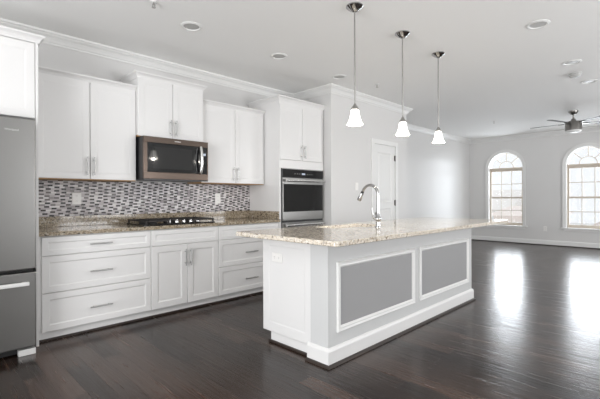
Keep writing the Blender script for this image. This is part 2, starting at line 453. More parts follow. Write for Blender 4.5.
# crown moulding and baseboards
CP = [(0, -.105), (.010, -.105), (.013, -.092), (.022, -.085), (.030, -.068), (.045, -.046), (.064, -.032), (.070, -.022), (.082, -.018), (.085, 0), (0, 0)]
cp = [(d, CEIL + z) for d, z in CP]
E_ = .0006
path = [(RX, WY - E_), (BX0 - E_, WY - E_), (BX0 - E_, BY - E_), (BX1 + E_, BY - E_), (BX1 + E_, WY - E_), (FX0 - E_, WY - E_), (FX0 - E_, RY + E_), (RX + E_, RY + E_), (RX + E_, WY - .01)]
struct('trim_1', sweep(bmesh.new(), path, cp, side=-1), 'trim_white')
bp_ = [(0, .002), (.014, .002), (.014, .10), (.010, .118), (.004, .13), (0, .13)]
sh_ = [(.0142, .001), (.034, .001), (.031, .012), (.024, .018), (.0142, .020)]
def base(name, tn, path):
    struct(name, sweep(bmesh.new(), path, bp_, side=-1), 'trim_white')
    struct(tn, sweep(bmesh.new(), path, sh_, side=-1), 'shoe_dark')
base('baseboard_pantry', 'trim_2', [(BX0 + .001, BY - E_), (DX0 - .072, BY - E_)])
base('baseboard_pantry_end', 'trim_3', [(DX1 + .072, BY - E_), (BX1 + E_, BY - E_), (BX1 + E_, WY - E_), (FX0 - E_, WY - E_), (FX0 - E_, RY + E_)])
base('baseboard_right', 'trim_4', [(FX0 - .04, RY + E_), (RX + .001, RY + E_)])

# pantry door
bm = bmesh.new()
cw = .070
box(bm, DX0 - cw, DX0 + .004, BY - .02, BY - E_, 0.001, DZ + cw, .003); box(bm, DX1 - .004, DX1 + cw, BY - .02, BY - E_, 0.001, DZ + cw, .003)
box(bm, DX0 + .005, DX1 - .005, BY - .02, BY - E_, DZ - .004, DZ + cw, .003)
struct('trim_5', bm, 'trim_white')
bm = bmesh.new()
f_ = BY + .003
def door_face(bm, u0, u1, zs, front, th):
    """two raised-panel door: stiles, rails and sunken panels"""
    sw = .112
    box(bm, u0, u0 + sw, front, front + th, zs[0], zs[-1]); box(bm, u1 - sw, u1, front, front + th, zs[0], zs[-1])
    rl = [(zs[0], zs[0] + .2), (1.003, 1.113), (zs[-1] - .13, zs[-1])]
    for a, c in rl: box(bm, u0 + sw, u1 - sw, front, front + th, a, c)
    for (a, c), (d, e) in zip(rl, rl[1:]):
        s = -front
        rings(bm, u0 + sw, u1 - sw, c, d, [(0, s - th), (0, s - .001), (.012, s - .012), (.035, s - .012), (.055, s - .004)], FY)
door_face(bm, DX0 + .004, DX1 - .004, [.012, DZ - .004], f_, .035)
dr = struct('door_1', bm, 'trim_white')
for z in (.22, 1.10, 1.865):
    bm = bmesh.new(); cyl(bm, (DX1 - .008, BY - .006, z - .05), (DX1 - .008, BY - .006, z + .05), .0075, n=12); box(bm, DX1 - .03, DX1 - .006, BY - .001, BY + .0025, z - .045, z + .045)
    h_ = struct('hinge', bm, 'hinge_bronze', dr)
bm = bmesh.new()
for a, c, r0, r1 in ((f_, f_ - .008, .03, .028), (f_ - .008, f_ - .035, .011, .011), (f_ - .035, f_ - .05, .018, .027), (f_ - .05, f_ - .062, .027, .016)):
    cyl(bm, (DX0 + .068, a, .93), (DX0 + .068, c, .93), r0, r1, 18)
struct('door_knob', bm, 'nickel', dr, smooth=True)

# ------------------------------------------------------------------ cabinet run
BF = 3.741; TOEY = BF + .055
X0, X1, X2, X3 = .7155, 1.656, 2.428, 3.344
BASE_H = .8785
def cab_crown(bm, path, z0, z1, proj=.042):
    h_ = z1 - z0
    prof = [(0.0004, z0), (.007, z0), (.010, z0 + .2 * h_), (.5 * proj, z0 + .52 * h_), (.88 * proj, z0 + .74 * h_), (proj, z0 + .8 * h_), (proj, z1), (.0004, z1)]
    return sweep(bm, path, prof, side=-1)
def base_body(x0, x1):
    bm = bmesh.new()
    box(bm, x0, x1, BF + .021, WY - .002, .100, BASE_H)
    box(bm, x0, x1, TOEY, WY - .002, .0005, .100)
    return bm
def shoe_strip(x0, x1):
    return B(x0, x1, TOEY - .014, TOEY - .0005, .0005, .020, .003)
G = .003
def drawers(t, x0, x1, zs, hx, lens=.185):
    for i, (a, c) in enumerate(zs):
        d = part('drawer', shaker(x0 + G, x1 - G, a + .0025, c - .0025, BF, rail=.042 if c - a < .2 else .050, rec=.006), 'cabinet_white', t)
        part('handle', bar_pull((hx, BF, {0: .79, 1: .548, 2: .232}[i]), 'x', lens), 'handle_steel', d, smooth=True)
ZS = [(.713, .872), (.405, .713), (.086, .405)]
t = thing('base_cabinet', 'white base cabinet with three wide drawers, beside the refrigerator', 'cabinet', ((X0 + X1) / 2, 4.05, 0), 'base cabinets along the wall')
part('body', base_body(X0, X1 - .001), 'cabinet_white', t); part('toe_molding', shoe_strip(X0, X1 - .001), 'shoe_dark', t, 'dark brown strip at the floor')
drawers(t, X0 + .024, X1, ZS, 1.193)
t = thing('base_cabinet', 'white base cabinet with two doors, under the gas cooktop', 'cabinet', ((X1 + X2) / 2, 4.05, 0), 'base cabinets along the wall')
part('body', base_body(X1, X2 - .001), 'cabinet_white', t); part('toe_molding', shoe_strip(X1, X2 - .001), 'shoe_dark', t, 'dark brown strip at the floor')
part('false_drawer_front', shaker(X1 + G, X2 - G, .7145, .8705, BF, rail=.042, rec=.006), 'cabinet_white', t)
xm = 2.046
for x0, x1, hx in ((X1, xm, 2.017), (xm, X2, 2.078)):
    d = part('door', shaker(x0 + G, x1 - G, .0875, .7115, BF, rail=.062, rec=.006), 'cabinet_white', t)
    part('handle', bar_pull((hx, BF, .572), 'z', .175), 'handle_steel', d, smooth=True)
t = thing('base_cabinet', 'white base cabinet with three drawers, partly hidden behind the island end', 'cabinet', ((X2 + X3) / 2, 4.05, 0), 'base cabinets along the wall')
part('body', base_body(X2, X3 - .001), 'cabinet_white', t); part('toe_molding', shoe_strip(X2, X3 - .001), 'shoe_dark', t, 'dark brown strip at the floor')
drawers(t, X2, X3 - .004, ZS, 2.88)

# granite worktop of the wall run with low splash lips
t = thing('countertop', 'speckled beige granite countertop on the wall cabinets', 'countertop', ((X0 + X3) / 2, 4.05, .88))
part('slab', B(X0, X3, BF - .028, WY - .002, .880, .914, .004), 'granite', t)
bm = bmesh.new(); box(bm, X0, X3 - .0205, WY - .022, WY - .002, .9145, 1.016, .002); box(bm, X3 - .020, X3, BF, WY - .002, .9145, 1.016, .002)
part('splash_lip', bm, 'granite', t)
solo('tile_backsplash', B(X0, X3, WY - .010, WY - .001, 1.0165, 1.3745), 'mosaic', 'mosaic tile backsplash in white, grey and dark brown', 'backsplash')

# wall cabinets
UF, MF = 4.031, 3.981
def wall_cab(label, x0, x1, z0, z1, front, xm, hz, hl, crown, crown_path, hd=.031, mid=True):
    t = thing('wall_cabinet', label, 'cabinet', ((x0 + x1) / 2, WY - .15, z0), 'cabinets hung on the wall')
    part('body', B(x0, x1, front + .021, WY - .012, z0 + .016, z1), 'cabinet_white', t)
    part('underside', B(x0 + .001, x1 - .001, front + .010, WY - .012, z0, z0 + .0155), 'wood_raw', t, 'bare brown wood underside')
    for a, c, hx in ((max(x0, .752), xm, xm - hd), (xm, x1, xm + hd)):
        d = part('door', shaker(a + .003, c - .003, z0 + .008, z1 - .004, front, rail=.055, rec=.0025), 'cabinet_white', t)
        part('handle', bar_pull((hx, front, hz), 'z', hl), 'handle_steel', d, smooth=True)
    part('crown_molding', cab_crown(bmesh.new(), crown_path, crown[0], crown[1]), 'cabinet_white', t)
    return t
b_ = WY - .013
wall_cab('white two-door wall cabinet left of the microwave, by the refrigerator', .7155, 1.630, 1.366, 2.300, UF, 1.195, 1.497, .172, (2.292, 2.350),
         [(.7155, UF + .02), (1.630, UF + .02)])
wall_cab('short white two-door wall cabinet directly above the microwave', 1.632, 2.385, 1.8265, 2.436, MF, 2.010, 1.950, .172, (2.430, 2.490),
         [(1.632, b_), (1.632, MF + .02), (2.385, MF + .02), (2.385, b_)])
wall_cab('white two-door wall cabinet between the microwave and oven cabinet', 2.387, 3.333, 1.366, 2.300, UF, 2.868, 1.487, .172, (2.292, 2.350),
         [(2.387, UF + .02), (3.333, UF + .02)])

# microwave
t = thing('microwave', 'stainless over-the-range microwave with dark glass door', 'microwave', (2.03, 4.15, 1.378), None)
MX0, MX1, MZ0, MZ1, MY = 1.634, 2.420, 1.378, 1.8245, 3.890
MX0 = 1.645; MX1 = 2.390
part('body', B(MX0, MX1, MY + .03, WY - .012, MZ0 + .006, MZ1, .002), 'black_plastic', t)
bm = bmesh.new()
box(bm, MX0, MX1, MY, MY + .029, MZ0 + .385, MZ1, .003); box(bm, MX0, MX1, MY, MY + .029, MZ0 + .012, MZ0 + .083, .003); box(bm, MX0, MX0 + .040, MY, MY + .029, MZ0 + .0835, MZ0 + .3845)
box(bm, MX1 - .012, MX1, MY, MY + .029, MZ0 + .0835, MZ0 + .3845)
part('door_frame', bm, 'stainless_warm', t, 'warm stainless frame')
d = part('door', B(MX0 + .0405, MX1 - .0125, MY + .003, MY + .029, MZ0 + .084, MZ0 + .384), 'black_glass', t)
part('window_screen', B(MX0 + .095, MX0 + .545, MY + .0005, MY + .0028, MZ0 + .118, MZ0 + .345), 'screen_glass', d)
bm = bmesh.new()
hp = [(MX1 - .107, MY - .028 - .022 * sin(pi * i / 12), MZ0 + .092 + .285 * i / 12) for i in range(13)]
tube(bm, [(MX1 - .107, MY + .002, MZ0 + .092)] + hp + [(MX1 - .107, MY + .002, MZ0 + .377)], .016)
part('handle', bm, 'bright_steel', d, 'curved bright steel handle', smooth=True)
part('display', B(MX1 - .068, MX1 - .03, MY + .0012, MY + .0028, MZ0 + .29, MZ0 + .315), 'display_lit', t)
part('vent_grille', B(MX0 + .004, MX1 - .004, MY + .004, MY + .0295, MZ0, MZ0 + .0115), 'black_plastic', t)
part('badge', B((MX0 + MX1) / 2 - .035, (MX0 + MX1) / 2 + .035, MY - .001, MY - .0002, MZ0 + .413, MZ0 + .421), 'nickel', t)

# tall oven cabinet
TX0, TX1, TZ = 3.346, 4.200, 2.462
t = thing('oven_cabinet', 'tall white cabinet housing the wall ovens', 'cabinet', ((TX0 + TX1) / 2, 4.05, 0))
OX0, OX1, OZ0, OZ1 = 3.378, 4.172, .22, 1.578
bm = bmesh.new()
box(bm, TX0, OX0 - .001, BF + .0005, WY - .002, .0005, TZ); box(bm, OX1 + .001, TX1, BF + .0005, WY - .002, .0005, TZ)
box(bm, OX0 - .001, OX1 + .001, BF + .0005, WY - .002, OZ1 + .001, 1.690); box(bm, OX0 - .001, OX1 + .001, BF + .0215, WY - .002, 1.690, TZ)
box(bm, OX0 - .001, OX1 + .001, BF + .0005, WY - .002, .1, OZ0 - .001); box(bm, OX0 - .001, OX1 + .001, TOEY, WY - .002, .0005, .1)
box(bm, OX0 - .001, OX1 + .001, BF + .0005, BF + .021, 2.400, TZ)
part('body', bm, 'cabinet_white', t)
for a, c, hx in ((3.349, 3.757, 3.724), (3.757, 4.150, 3.790)):
    d = part('door', shaker(a + .002, c - .002, 1.692, 2.398, BF - .020, rail=.055, rec=.0025), 'cabinet_white', t)
    part('handle', bar_pull((hx, BF - .020, 1.808), 'z', .175), 'handle_steel', d, smooth=True)
part('crown_molding', cab_crown(bmesh.new(), [(TX0, b_), (TX0, BF), (BX0 - .001, BF)], 2.455, 2.512), 'cabinet_white', t)

# double wall oven
t = thing('double_wall_oven', 'stainless double wall oven with black glass doors', 'oven', ((OX0 + OX1) / 2, 4.0, OZ0))
OF = 3.715
part('body', B(OX0, OX1, BF + .002, WY - .15, OZ0, OZ1), 'black_plastic', t)
part('trim_frame', B(OX0 + .0, OX1, BF - .012, BF + .0015, OZ0, OZ1), 'black_plastic', t)
bm = B(OX0 + .002, OX1 - .002, OF + .002, BF - .0125, 1.463, OZ1 - .012, .002); bx = bm
cpn = part('control_panel', bm, 'black_glass', t)
part('panel_trim', B(OX0, OX1, OF, BF - .0125, OZ1 - .0115, OZ1, .002), 'stainless', t)
part('display', B(3.735, 3.80, OF + .0008, OF + .0018, 1.500, 1.522), 'display_lit', cpn)
for i in range(6):
    x = 3.60 + .045 * i + (.1 if i > 2 else 0)
    part('touch_key', B(x, x + .012, OF + .0011, OF + .0018, 1.507, 1.513), 'logo_grey', cpn)
def oven_door(z0, z1):
    H = z1 - z0; s = -OF
    bm = bmesh.new()
    wz0, wz1 = z0 + .115, z1 - .085
    box(bm, OX0 + .004, OX1 - .004, OF, BF - .0125, wz1, z1, .003); box(bm, OX0 + .004, OX1 - .004, OF, BF - .0125, z0, wz0, .003)
    box(bm, OX0 + .004, OX0 + .018, OF, BF - .0125, wz0, wz1); box(bm, OX1 - .018, OX1 - .004, OF, BF - .0125, wz0, wz1)
    d = part('door', bm, 'stainless', t)
    part('window', B(OX0 + .0185, OX1 - .0185, OF + .001, BF - .0125, wz0 + .0005, wz1 - .0005), 'oven_glass', d)
    bm = bmesh.new(); zc = z1 - .036
    cyl(bm, (OX0 + .03, OF - .048, zc), (OX1 - .03, OF - .048, zc), .0165, n=20)
    for x in (OX0 + .07, OX1 - .07): cyl(bm, (x, OF - .048, zc), (x, OF + .001, zc), .009, n=12)
    part('handle', bm, 'bright_steel', d, smooth=True)
oven_door(.893, 1.455); oven_door(OZ0 + .012, .868)

# cooktop
CX0, CX1, CY0, CY1 = 1.622, 2.432, 3.815, 4.275
t = thing('gas_cooktop', 'black gas cooktop set into the granite under the microwave', 'cooktop', ((CX0 + CX1) / 2, 4.05, .9145))
part('glass_plate', B(CX0, CX1, CY0, CY1, .9145, .927, .004), 'black_glass', t)
for x, y, r in ((1.76, 3.93, .042), (1.76, 4.16, .05), (2.027, 4.12, .06), (2.29, 3.98, .042), (2.29, 4.17, .05)):
    bm = lathe(bmesh.new(), x, y, [(0, .9275), (r, .9275), (r, .938), (r * .75, .944), (0, .944)], 24)
    part('burner', bm, 'cast_iron', t)
for x0, x1 in ((1.635, 1.890), (1.898, 2.156), (2.164, 2.420)):
    bm = bmesh.new(); y0, y1 = (CY0 + .012, CY1 - .012) if x0 != 1.898 else (CY0 + .125, CY1 - .012)
    zt0, zt1 = .950, .964
    for y in (y0, (y0 + y1) / 2, y1): box(bm, x0, x1, y - .006, y + .006, zt0, zt1, .002)
    for x in (x0 + .006, (x0 + x1) / 2, x1 - .006): box(bm, x - .006, x + .006, y0, y1, zt0 + .001, zt1 + .001, .002)
    for x in (x0 + .008, x1 - .008):
        for y in (y0 + .002, y1 - .002): box(bm, x - .007, x + .007, y - .007, y + .007, .9275, zt0 + .002)
    part('grate', bm, 'cast_iron', t)
for i in range(5):
    x = 1.905 + .083 * i
    y = CY0 + .05
    bm = lathe(bmesh.new(), x, y, [(0, .9275), (.019, .9275), (.0205, .932), (.0185, .951), (.016, .954), (0, .954)], 20)
    box(bm, x - .004, x + .004, y - .017, y + .017, .9535, .962, .001)
    part('knob', bm, 'bright_steel', t, 'silver knob', smooth=True)

# refrigerator with its cabinet surround
PF = 3.700
t = thing('refrigerator_cabinet', 'white cabinet and tall side panel enclosing the refrigerator', 'cabinet', (.22, 4.0, 0))
part('side_panel', B(.6955, .7145, PF, WY - .002, .0005, 2.442, .001), 'cabinet_white', t)
part('side_panel', B(-.292, -.265, PF, WY - .002, .0005, 2.442, .001), 'cabinet_white', t)
part('body', B(-.264, .695, PF + .021, WY - .002, 1.830, 2.442), 'cabinet_white', t)
for a, c, hx in ((-.264, .217, .186), (.217, .695, .248)):
    d = part('door', shaker(a + .003, c - .003, 1.832, 2.432, PF, rail=.058, rec=.0025), 'cabinet_white', t)
    part('handle', bar_pull((hx, PF, 1.94), 'z', .17), 'handle_steel', d, smooth=True)
part('crown_molding', cab_crown(bmesh.new(), [(-.292, b_), (-.292, PF), (.7145, PF), (.7145, b_)], 2.436, 2.494), 'cabinet_white', t)

t = thing('refrigerator', 'stainless bottom-freezer refrigerator at the left end of the cabinets', 'refrigerator', (.22, 4.0, 0))
RF = 3.530
part('body', B(-.240, .658, RF + .075, WY - .05, .055, 1.785, .004), 'dark_gap', t)
for a, c, hx in ((-.240, .214, .165), (.218, .664, .268)):
    d = part('door', B(a, c, RF, RF + .07, .655, 1.793, .008), 'stainless', t)
    bm = bmesh.new()
    cyl(bm, (hx, RF - .05, .80), (hx, RF - .05, 1.45), .012)
    for z in (.86, 1.39): cyl(bm, (hx, RF - .05, z), (hx, RF + .001, z), .009)
    part('handle', bm, 'bright_steel', d, smooth=True)
    if a > 0: knob_text('Whirlpool', .021, lambda c_: Vector((.514 + c_.x, RF - .0004 - c_.z, 1.700 + c_.y)), 'logo', 'logo_grey', d)
d = part('freezer_drawer', B(-.240, .664, RF, RF + .07, .065, .632, .008), 'stainless', t)
bm = B(-.16, .612, RF - .055, RF - .030, .540, .568, .004)
for x in (-.13, .585): box(bm, x - .012, x + .012, RF - .032, RF + .002, .544, .564)
part('handle', bm, 'satin_steel', d)
part('foot_grille', B(-.22, .60, RF + .07, RF + .10, .012, .054), 'black_plastic', t)
bm = bmesh.new(); box(bm, .555, .665, RF + .02, RF + .074, .0005, .046, .003)
part('foot', bm, 'satin_steel', t); part('foot', B(-.225, -.115, RF + .02, RF + .074, .0005, .046, .003), 'stainless', t)

# ------------------------------------------------------------------ island
IX0, IX1, IY = 2.060, 4.592, 1.795
t = thing('kitchen_island', 'long white and grey kitchen island on the dark floor', 'kitchen island', (3.3, 2.15, 0))
part('knee_wall', B(IX0, IX1, IY, 1.965, .0005, .8795, .001), 'island_wall', t, 'pale grey painted front wall')
part('body', B(2.088, 4.585, 1.9655, 2.510, .100, .8795), 'cabinet_white', t)
part('toe_board', B(2.100, 4.57, 1.9655, 2.455, .0005, .0995), 'cabinet_white', t)
part('end_panel', shaker(1.9655, 2.532, .094, .8795, 2.078, th=.0095, rail=.075, rec=.003, f=FX), 'cabinet_white', t)
part('end_panel', B(4.5855, 4.592, 1.9655, 2.532, .1, .8795), 'cabinet_white', t)
n = 4; wd = (4.585 - 2.088) / n
for i in range(n):
    a = 2.088 + wd * i
    d = part('door', shaker(a + .003, a + wd - .003, .11, .86, 2.532, th=.0195, f=FPY), 'cabinet_white', t)
    bm = bar_pull((0, 0, 0), 'z', .17)
    for v in bm.verts: v.co = Vector((a + (wd - .05 if i % 2 == 0 else .05) + v.co.x, 2.532 - v.co.y, .70 + v.co.z))
    part('handle', bm, 'handle_steel', d, smooth=True)
# base moulding wraps the knee wall
bprof = [(.0005, .001), (.018, .001), (.018, .108), (.012, .122), (.004, .130), (.0005, .130)]
wrap = [(IX0, 1.995), (IX0, IY), (IX1, IY), (IX1, 1.995)]
part('base_molding', sweep(bmesh.new(), [(IX0, 1.985), (IX0, IY), (IX1, IY), (IX1, 1.985)], bprof, side=-1), 'cabinet_white', t, 'white base board')
part('shoe_molding', sweep(bmesh.new(), [(IX0, 1.990), (IX0, IY), (IX1, IY), (IX1, 1.990)], [(.0185, .0008), (.036, .0008), (.034, .012), (.027, .019), (.0185, .021)], side=-1), 'shoe_dark', t, 'dark brown strip at the floor')
part('shoe_molding', B(2.082, 2.0995, 1.992, 2.470, .0008, .021, .004), 'shoe_dark', t, 'dark brown strip at the floor')
# framed grey panels
def frame_mold(x0, x1, z0, z1, y):
    bm = bmesh.new(); wv = .042; s = -y
    pr = [(0, s + .0004), (0, s + .012), (.006, s + .018), (.020, s + .014), (.030, s + .016), (wv, s + .006), (wv, s + .0004)]
    R = [[bm.verts.new(FY(u, v, w_)) for u, v in ((x0 + i, z0 + i), (x1 - i, z0 + i), (x1 - i, z1 - i), (x0 + i, z1 - i))] for i, w_ in pr]
    for a, c in zip(R, R[1:] + R[:1]):
        for k in range(4): bm.faces.new((a[k], a[(k + 1) % 4], c[(k + 1) % 4], c[k]))
    return bm
for x0, x1 in ((2.150, 3.258), (3.350, 4.486)):
    part('panel_field', B(x0 + .0425, x1 - .0425, IY - .003, IY - .0005, .2215 + .0425, .725 - .0425), 'island_grey', t, 'flat mid grey panel')
    part('panel_molding', frame_mold(x0, x1, .2215, .725, IY), 'trim_white', t, 'white picture frame molding')

# island worktop with sink cut-out
KX0, KX1, KY0, KY1 = 1.858, 5.105, 1.548, 2.63
HX0, HX1, HY0, HY1 = 2.66, 3.36, 2.13, 2.50
bm = bmesh.new()
def arc_corner(cx, cy, r, a0, n=6): return [(cx + r * cos(a0 + pi / 2 * i / n), cy + r * sin(a0 + pi / 2 * i / n)) for i in range(n + 1)]
rc = .03
outer = arc_corner(KX1 - rc, KY1 - rc, rc, 0) + arc_corner(KX0 + rc, KY1 - rc, rc, pi / 2) + arc_corner(KX0 + rc, KY0 + rc, rc, pi) + arc_corner(KX1 - rc, KY0 + rc, rc, 3 * pi / 2)
rh = .05
inner = arc_corner(HX1 - rh, HY1 - rh, rh, 0) + arc_corner(HX0 + rh, HY1 - rh, rh, pi / 2) + arc_corner(HX0 + rh, HY0 + rh, rh, pi) + arc_corner(HX1 - rh, HY0 + rh, rh, 3 * pi / 2)
def loop(pts, z): return [bm.verts.new((x, y, z)) for x, y in pts]
def inset_pts(pts, d):
    cx, cy = (KX0 + KX1) / 2, (KY0 + KY1) / 2
    return [(x - math.copysign(d, x - cx), y - math.copysign(d, y - cy)) for x, y in pts]
zt, zb = .914, .880
L = [loop(inner, zb), loop(inner, zt), loop(inset_pts(outer, .004), zt), loop(outer, zt - .004), loop(outer, zb + .004), loop(inset_pts(outer, .004), zb)]
n = len(outer)
for a, c in zip(L, L[1:] + L[:1]):
    for i in range(n): bm.faces.new((a[i], a[(i + 1) % n], c[(i + 1) % n], c[i]))
solo('island_countertop', bm, 'granite_island', 'polished speckled granite top overhanging the island, coloured paler than the wall counter', 'countertop', origin=(3.3, 2.07, .88))

t = thing('undermount_sink', 'stainless undermount sink set in the island granite', 'sink', (3.01, 2.31, .70))
bm = bmesh.new()
R = []
for ins, z in ((-.014, .8775), (.003, .8775), (.006, .74), (.03, .705)):
    R.append([bm.verts.new((x - math.copysign(ins, x - 3.01), y - math.copysign(ins, y - 2.315), z)) for x, y in inner])
for a, c in zip(R, R[1:]):
    for i in range(n): bm.faces.new((a[i], a[(i + 1) % n], c[(i + 1) % n], c[i]))
bm.faces.new(R[-1])
part('basin', bm, 'stainless', t, smooth=True)
part('drain', lathe(bmesh.new(), 3.01, 2.33, [(0, .7055), (.05, .7055), (.05, .709), (.03, .707), (0, .707)], 24), 'chrome', t)

FXx, FYy = 3.055, 2.045
t = thing('kitchen_faucet', 'chrome gooseneck pull-down faucet beside the island sink', 'faucet', (FXx, FYy, .914))
part('base', lathe(bmesh.new(), FXx, FYy, [(0, .9145), (.030, .9145), (.030, .920), (.022, .926), (.019, .95), (.019, .965), (.029, .978), (.032, .993), (.027, 1.008), (.020, 1.018), (.017, 1.045), (0, 1.045)], 24), 'chrome', t, smooth=True)
pts = [(FXx, FYy, 1.044), (FXx, FYy, 1.21)]
for i in range(0, 15):
    a = radians(180 - 158 * i / 14)
    pts.append((FXx, FYy + .088 + .088 * cos(a), 1.218 + .088 * sin(a)))
part('spout', tube(bmesh.new(), pts, .0135), 'chrome', t, smooth=True)
e0, e1 = Vector(pts[-1]), Vector(pts[-2]); dd = (e0 - e1).normalized()
part('grip_ring', tube(bmesh.new(), [e0 + dd * .0005, e0 + dd * .021], [.0145, .0152]), 'black_plastic', t, 'black ring', smooth=True)
part('spray_head', tube(bmesh.new(), [e0 + dd * .0215, e0 + dd * .022, e0 + dd * .024, e0 + dd * .085, e0 + dd * .10], [.014, .0155, .0165, .021, .020]), 'chrome', t, smooth=True)
part('handle', tube(bmesh.new(), [(FXx - .015, FYy + .010, .990), (FXx - .045, FYy + .02, .998), (FXx - .055, FYy + .024, 1.04), (FXx - .058, FYy + .026, 1.09)], [.010, .008, .006, .005]), 'chrome', t, smooth=True)

# ------------------------------------------------------------------ outlets and switch
def outlet(name, label, cat, u, v, front, f, wd=.072, ht=.116, kind='outlet', group=None, horiz=False):
    org = f(u, v, front)
    t = thing(name, label, cat, org, group)
    part('cover_plate', rings(bmesh.new(), u - wd / 2, u + wd / 2, v - ht / 2, v + ht / 2, [(0, front + .0004), (0, front + .003), (.004, front + .006)], f), 'plate_white', t)
    if kind == 'switch':
        part('rocker', rings(bmesh.new(), u - .016, u + .016, v - .033, v + .033, [(0, front + .0062), (0, front + .008), (.003, front + .010)], f), 'plate_white', t)
    else:
        for s in (-1, 1):
            uu, vv = (u + s * .026, v) if horiz else (u, v + s * .026)
            r_ = part('receptacle', rings(bmesh.new(), uu - .015, uu + .015, vv - .013, vv + .013, [(0, front + .0062), (.001, front + .0078)], f), 'plate_white', t)
            for q_ in (-1, 1):
                a_, c_ = (uu, vv + q_ * .006) if horiz else (uu + q_ * .006, vv)
                ww, hh = (.004, .0012) if horiz else (.0012, .004)
                part('slot', rings(bmesh.new(), a_ - ww, a_ + ww, c_ - hh, c_ + hh, [(0, front + .0079), (0, front + .0082)], f), 'slot_dark', r_)
    return t
outlet('power_outlet', 'white outlet on the mosaic backsplash nearest the refrigerator', 'outlet', 1.165, 1.190, -(WY - .010), FY, .085, .120)
outlet('power_outlet', 'white outlet on the mosaic backsplash right of the cooktop', 'outlet', 2.820, 1.184, -(WY - .010), FY, .080, .130)
outlet('power_outlet', 'white sideways outlet on the white end of the island', 'outlet', 2.352, .707, -(2.078), FX, .118, .072, horiz=True)
outlet('power_outlet', 'white outlet low on the far wall between the arched windows', 'outlet', 2.536, .405, -FX0, FX, .075, .120)
outlet('light_switch', 'white rocker light switch on the wall between oven and pantry door', 'switch', 4.815, 1.36, -BY, FY, .075, .118, kind='switch')

# ------------------------------------------------------------------ ceiling fixtures
PX, PY = 2.612, 1.972
t = thing('pendant_light', 'pendant lamp with white bell shade, nearest and leftmost over the island', 'pendant lamp', (PX, PY, 1.775), 'pendants over the island')
part('canopy', lathe(bmesh.new(), PX, PY, [(0, CEIL - .0006), (.072, CEIL - .0006), (.072, CEIL - .008), (.055, CEIL - .024), (.030, CEIL - .040), (.012, CEIL - .050), (0, CEIL - .050)], 32), 'chrome', t, 'polished chrome canopy', smooth=True)
part('rod', cyl(bmesh.new(), (PX, PY, 1.968), (PX, PY, CEIL - .049), .0065, n=12), 'nickel', t, smooth=True)
part('socket_cap', lathe(bmesh.new(), PX, PY, [(0, 1.972), (.010, 1.970), (.016, 1.955), (.030, 1.936), (.034, 1.925), (.034, 1.920), (0, 1.920)], 24), 'nickel', t, smooth=True)
so = [(.029, 1.9195), (.033, 1.916), (.036, 1.90), (.039, 1.880), (.043, 1.858), (.050, 1.835), (.057, 1.818), (.066, 1.803), (.069, 1.797)]
si = [(r - .0035, z - .001) for r, z in so[::-1]]
part('shade', lathe(bmesh.new(), PX, PY, so + si, 36, close=True), 'shade_glass', t, 'glowing white glass bell shade', smooth=True)
part('bulb', lathe(bmesh.new(), PX, PY, [(0, 1.918), (.012, 1.916), (.014, 1.895), (.024, 1.868), (.026, 1.850), (.018, 1.840), (0, 1.836)], 20), 'bulb', t, smooth=True)
copy_tree(t, (3.375, PY, 1.775), 'pendant lamp with white bell shade, middle one over the island')
copy_tree(t, (4.135, PY, 1.775), 'pendant lamp with white bell shade, farthest and rightmost over the island')
for i, x in enumerate((PX, 3.375, 4.135)):
    l = bpy.data.lights.new('pendant_glow', 'POINT'); l.energy = 6; l.color = (1, .93, .84); l.shadow_soft_size = .03
    o = bpy.data.objects.new('pendant_glow', l); COL.objects.link(o); o.location = (x, PY, 1.812)

LX, LY = 1.833, 3.262
t = thing('recessed_light', 'recessed ceiling light nearest the camera, above the left drawer bank', 'ceiling light', (LX, LY, CEIL), 'recessed ceiling lights')
part('trim_ring', lathe(bmesh.new(), LX, LY, [(.098, CEIL - .0006), (.096, CEIL - .005), (.080, CEIL - .011), (.074, CEIL - .009), (.071, CEIL - .0006)], 36, close=True), 'trim_white', t, smooth=True)
part('lens', lathe(bmesh.new(), LX, LY, [(0, CEIL - .0045), (.045, CEIL - .0045), (.0705, CEIL - .002), (.0705, CEIL - .0007), (0, CEIL - .0007)], 32), 'lens_grey', t, smooth=True)
for x, y, lb in ((2.918, LY, 'recessed ceiling light above the aisle left of the nearest pendant'), (3.985, LY, 'recessed ceiling light above the oven cabinet by the wall corner'),
                 (4.095, .99, 'recessed ceiling light alone at the upper right, nearest of the right row'), (5.536, .985, 'recessed ceiling light just before the smoke detector'), (6.61, .985, 'recessed ceiling light just beyond the smoke detector, nearest the fan')):
    copy_tree(t, (x, y, CEIL), lb)
SX, SY = 6.08, 1.05
t = thing('smoke_detector', 'round white smoke detector between two recessed ceiling lights', 'smoke detector', (SX, SY, CEIL))
part('base_plate', lathe(bmesh.new(), SX, SY, [(0, CEIL - .0006), (.075, CEIL - .0006), (.075, CEIL - .012), (0, CEIL - .012)], 32), 'lens_grey', t, smooth=True)
part('dome', lathe(bmesh.new(), SX, SY, [(0, CEIL - .0125), (.064, CEIL - .0125), (.066, CEIL - .030), (.052, CEIL - .046), (.025, CEIL - .052), (0, CEIL - .052)], 32), 'lens_grey', t, smooth=True)
QX, QY = 1.385, 3.065
t = thing('fire_sprinkler', 'small ceiling sprinkler head at the top left, nearest the camera', 'sprinkler', (QX, QY, CEIL), 'ceiling sprinkler heads')
part('escutcheon', lathe(bmesh.new(), QX, QY, [(0, CEIL - .0006), (.028, CEIL - .0006), (.026, CEIL - .008), (.012, CEIL - .012), (0, CEIL - .012)], 24), 'trim_white', t, smooth=True)
bm = cyl(bmesh.new(), (QX, QY, CEIL - .0121), (QX, QY, CEIL - .030), .007, n=12)
for s in (-1, 1): box(bm, QX + s * .009 - .002, QX + s * .009 + .002, QY - .003, QY + .003, CEIL - .048, CEIL - .024)
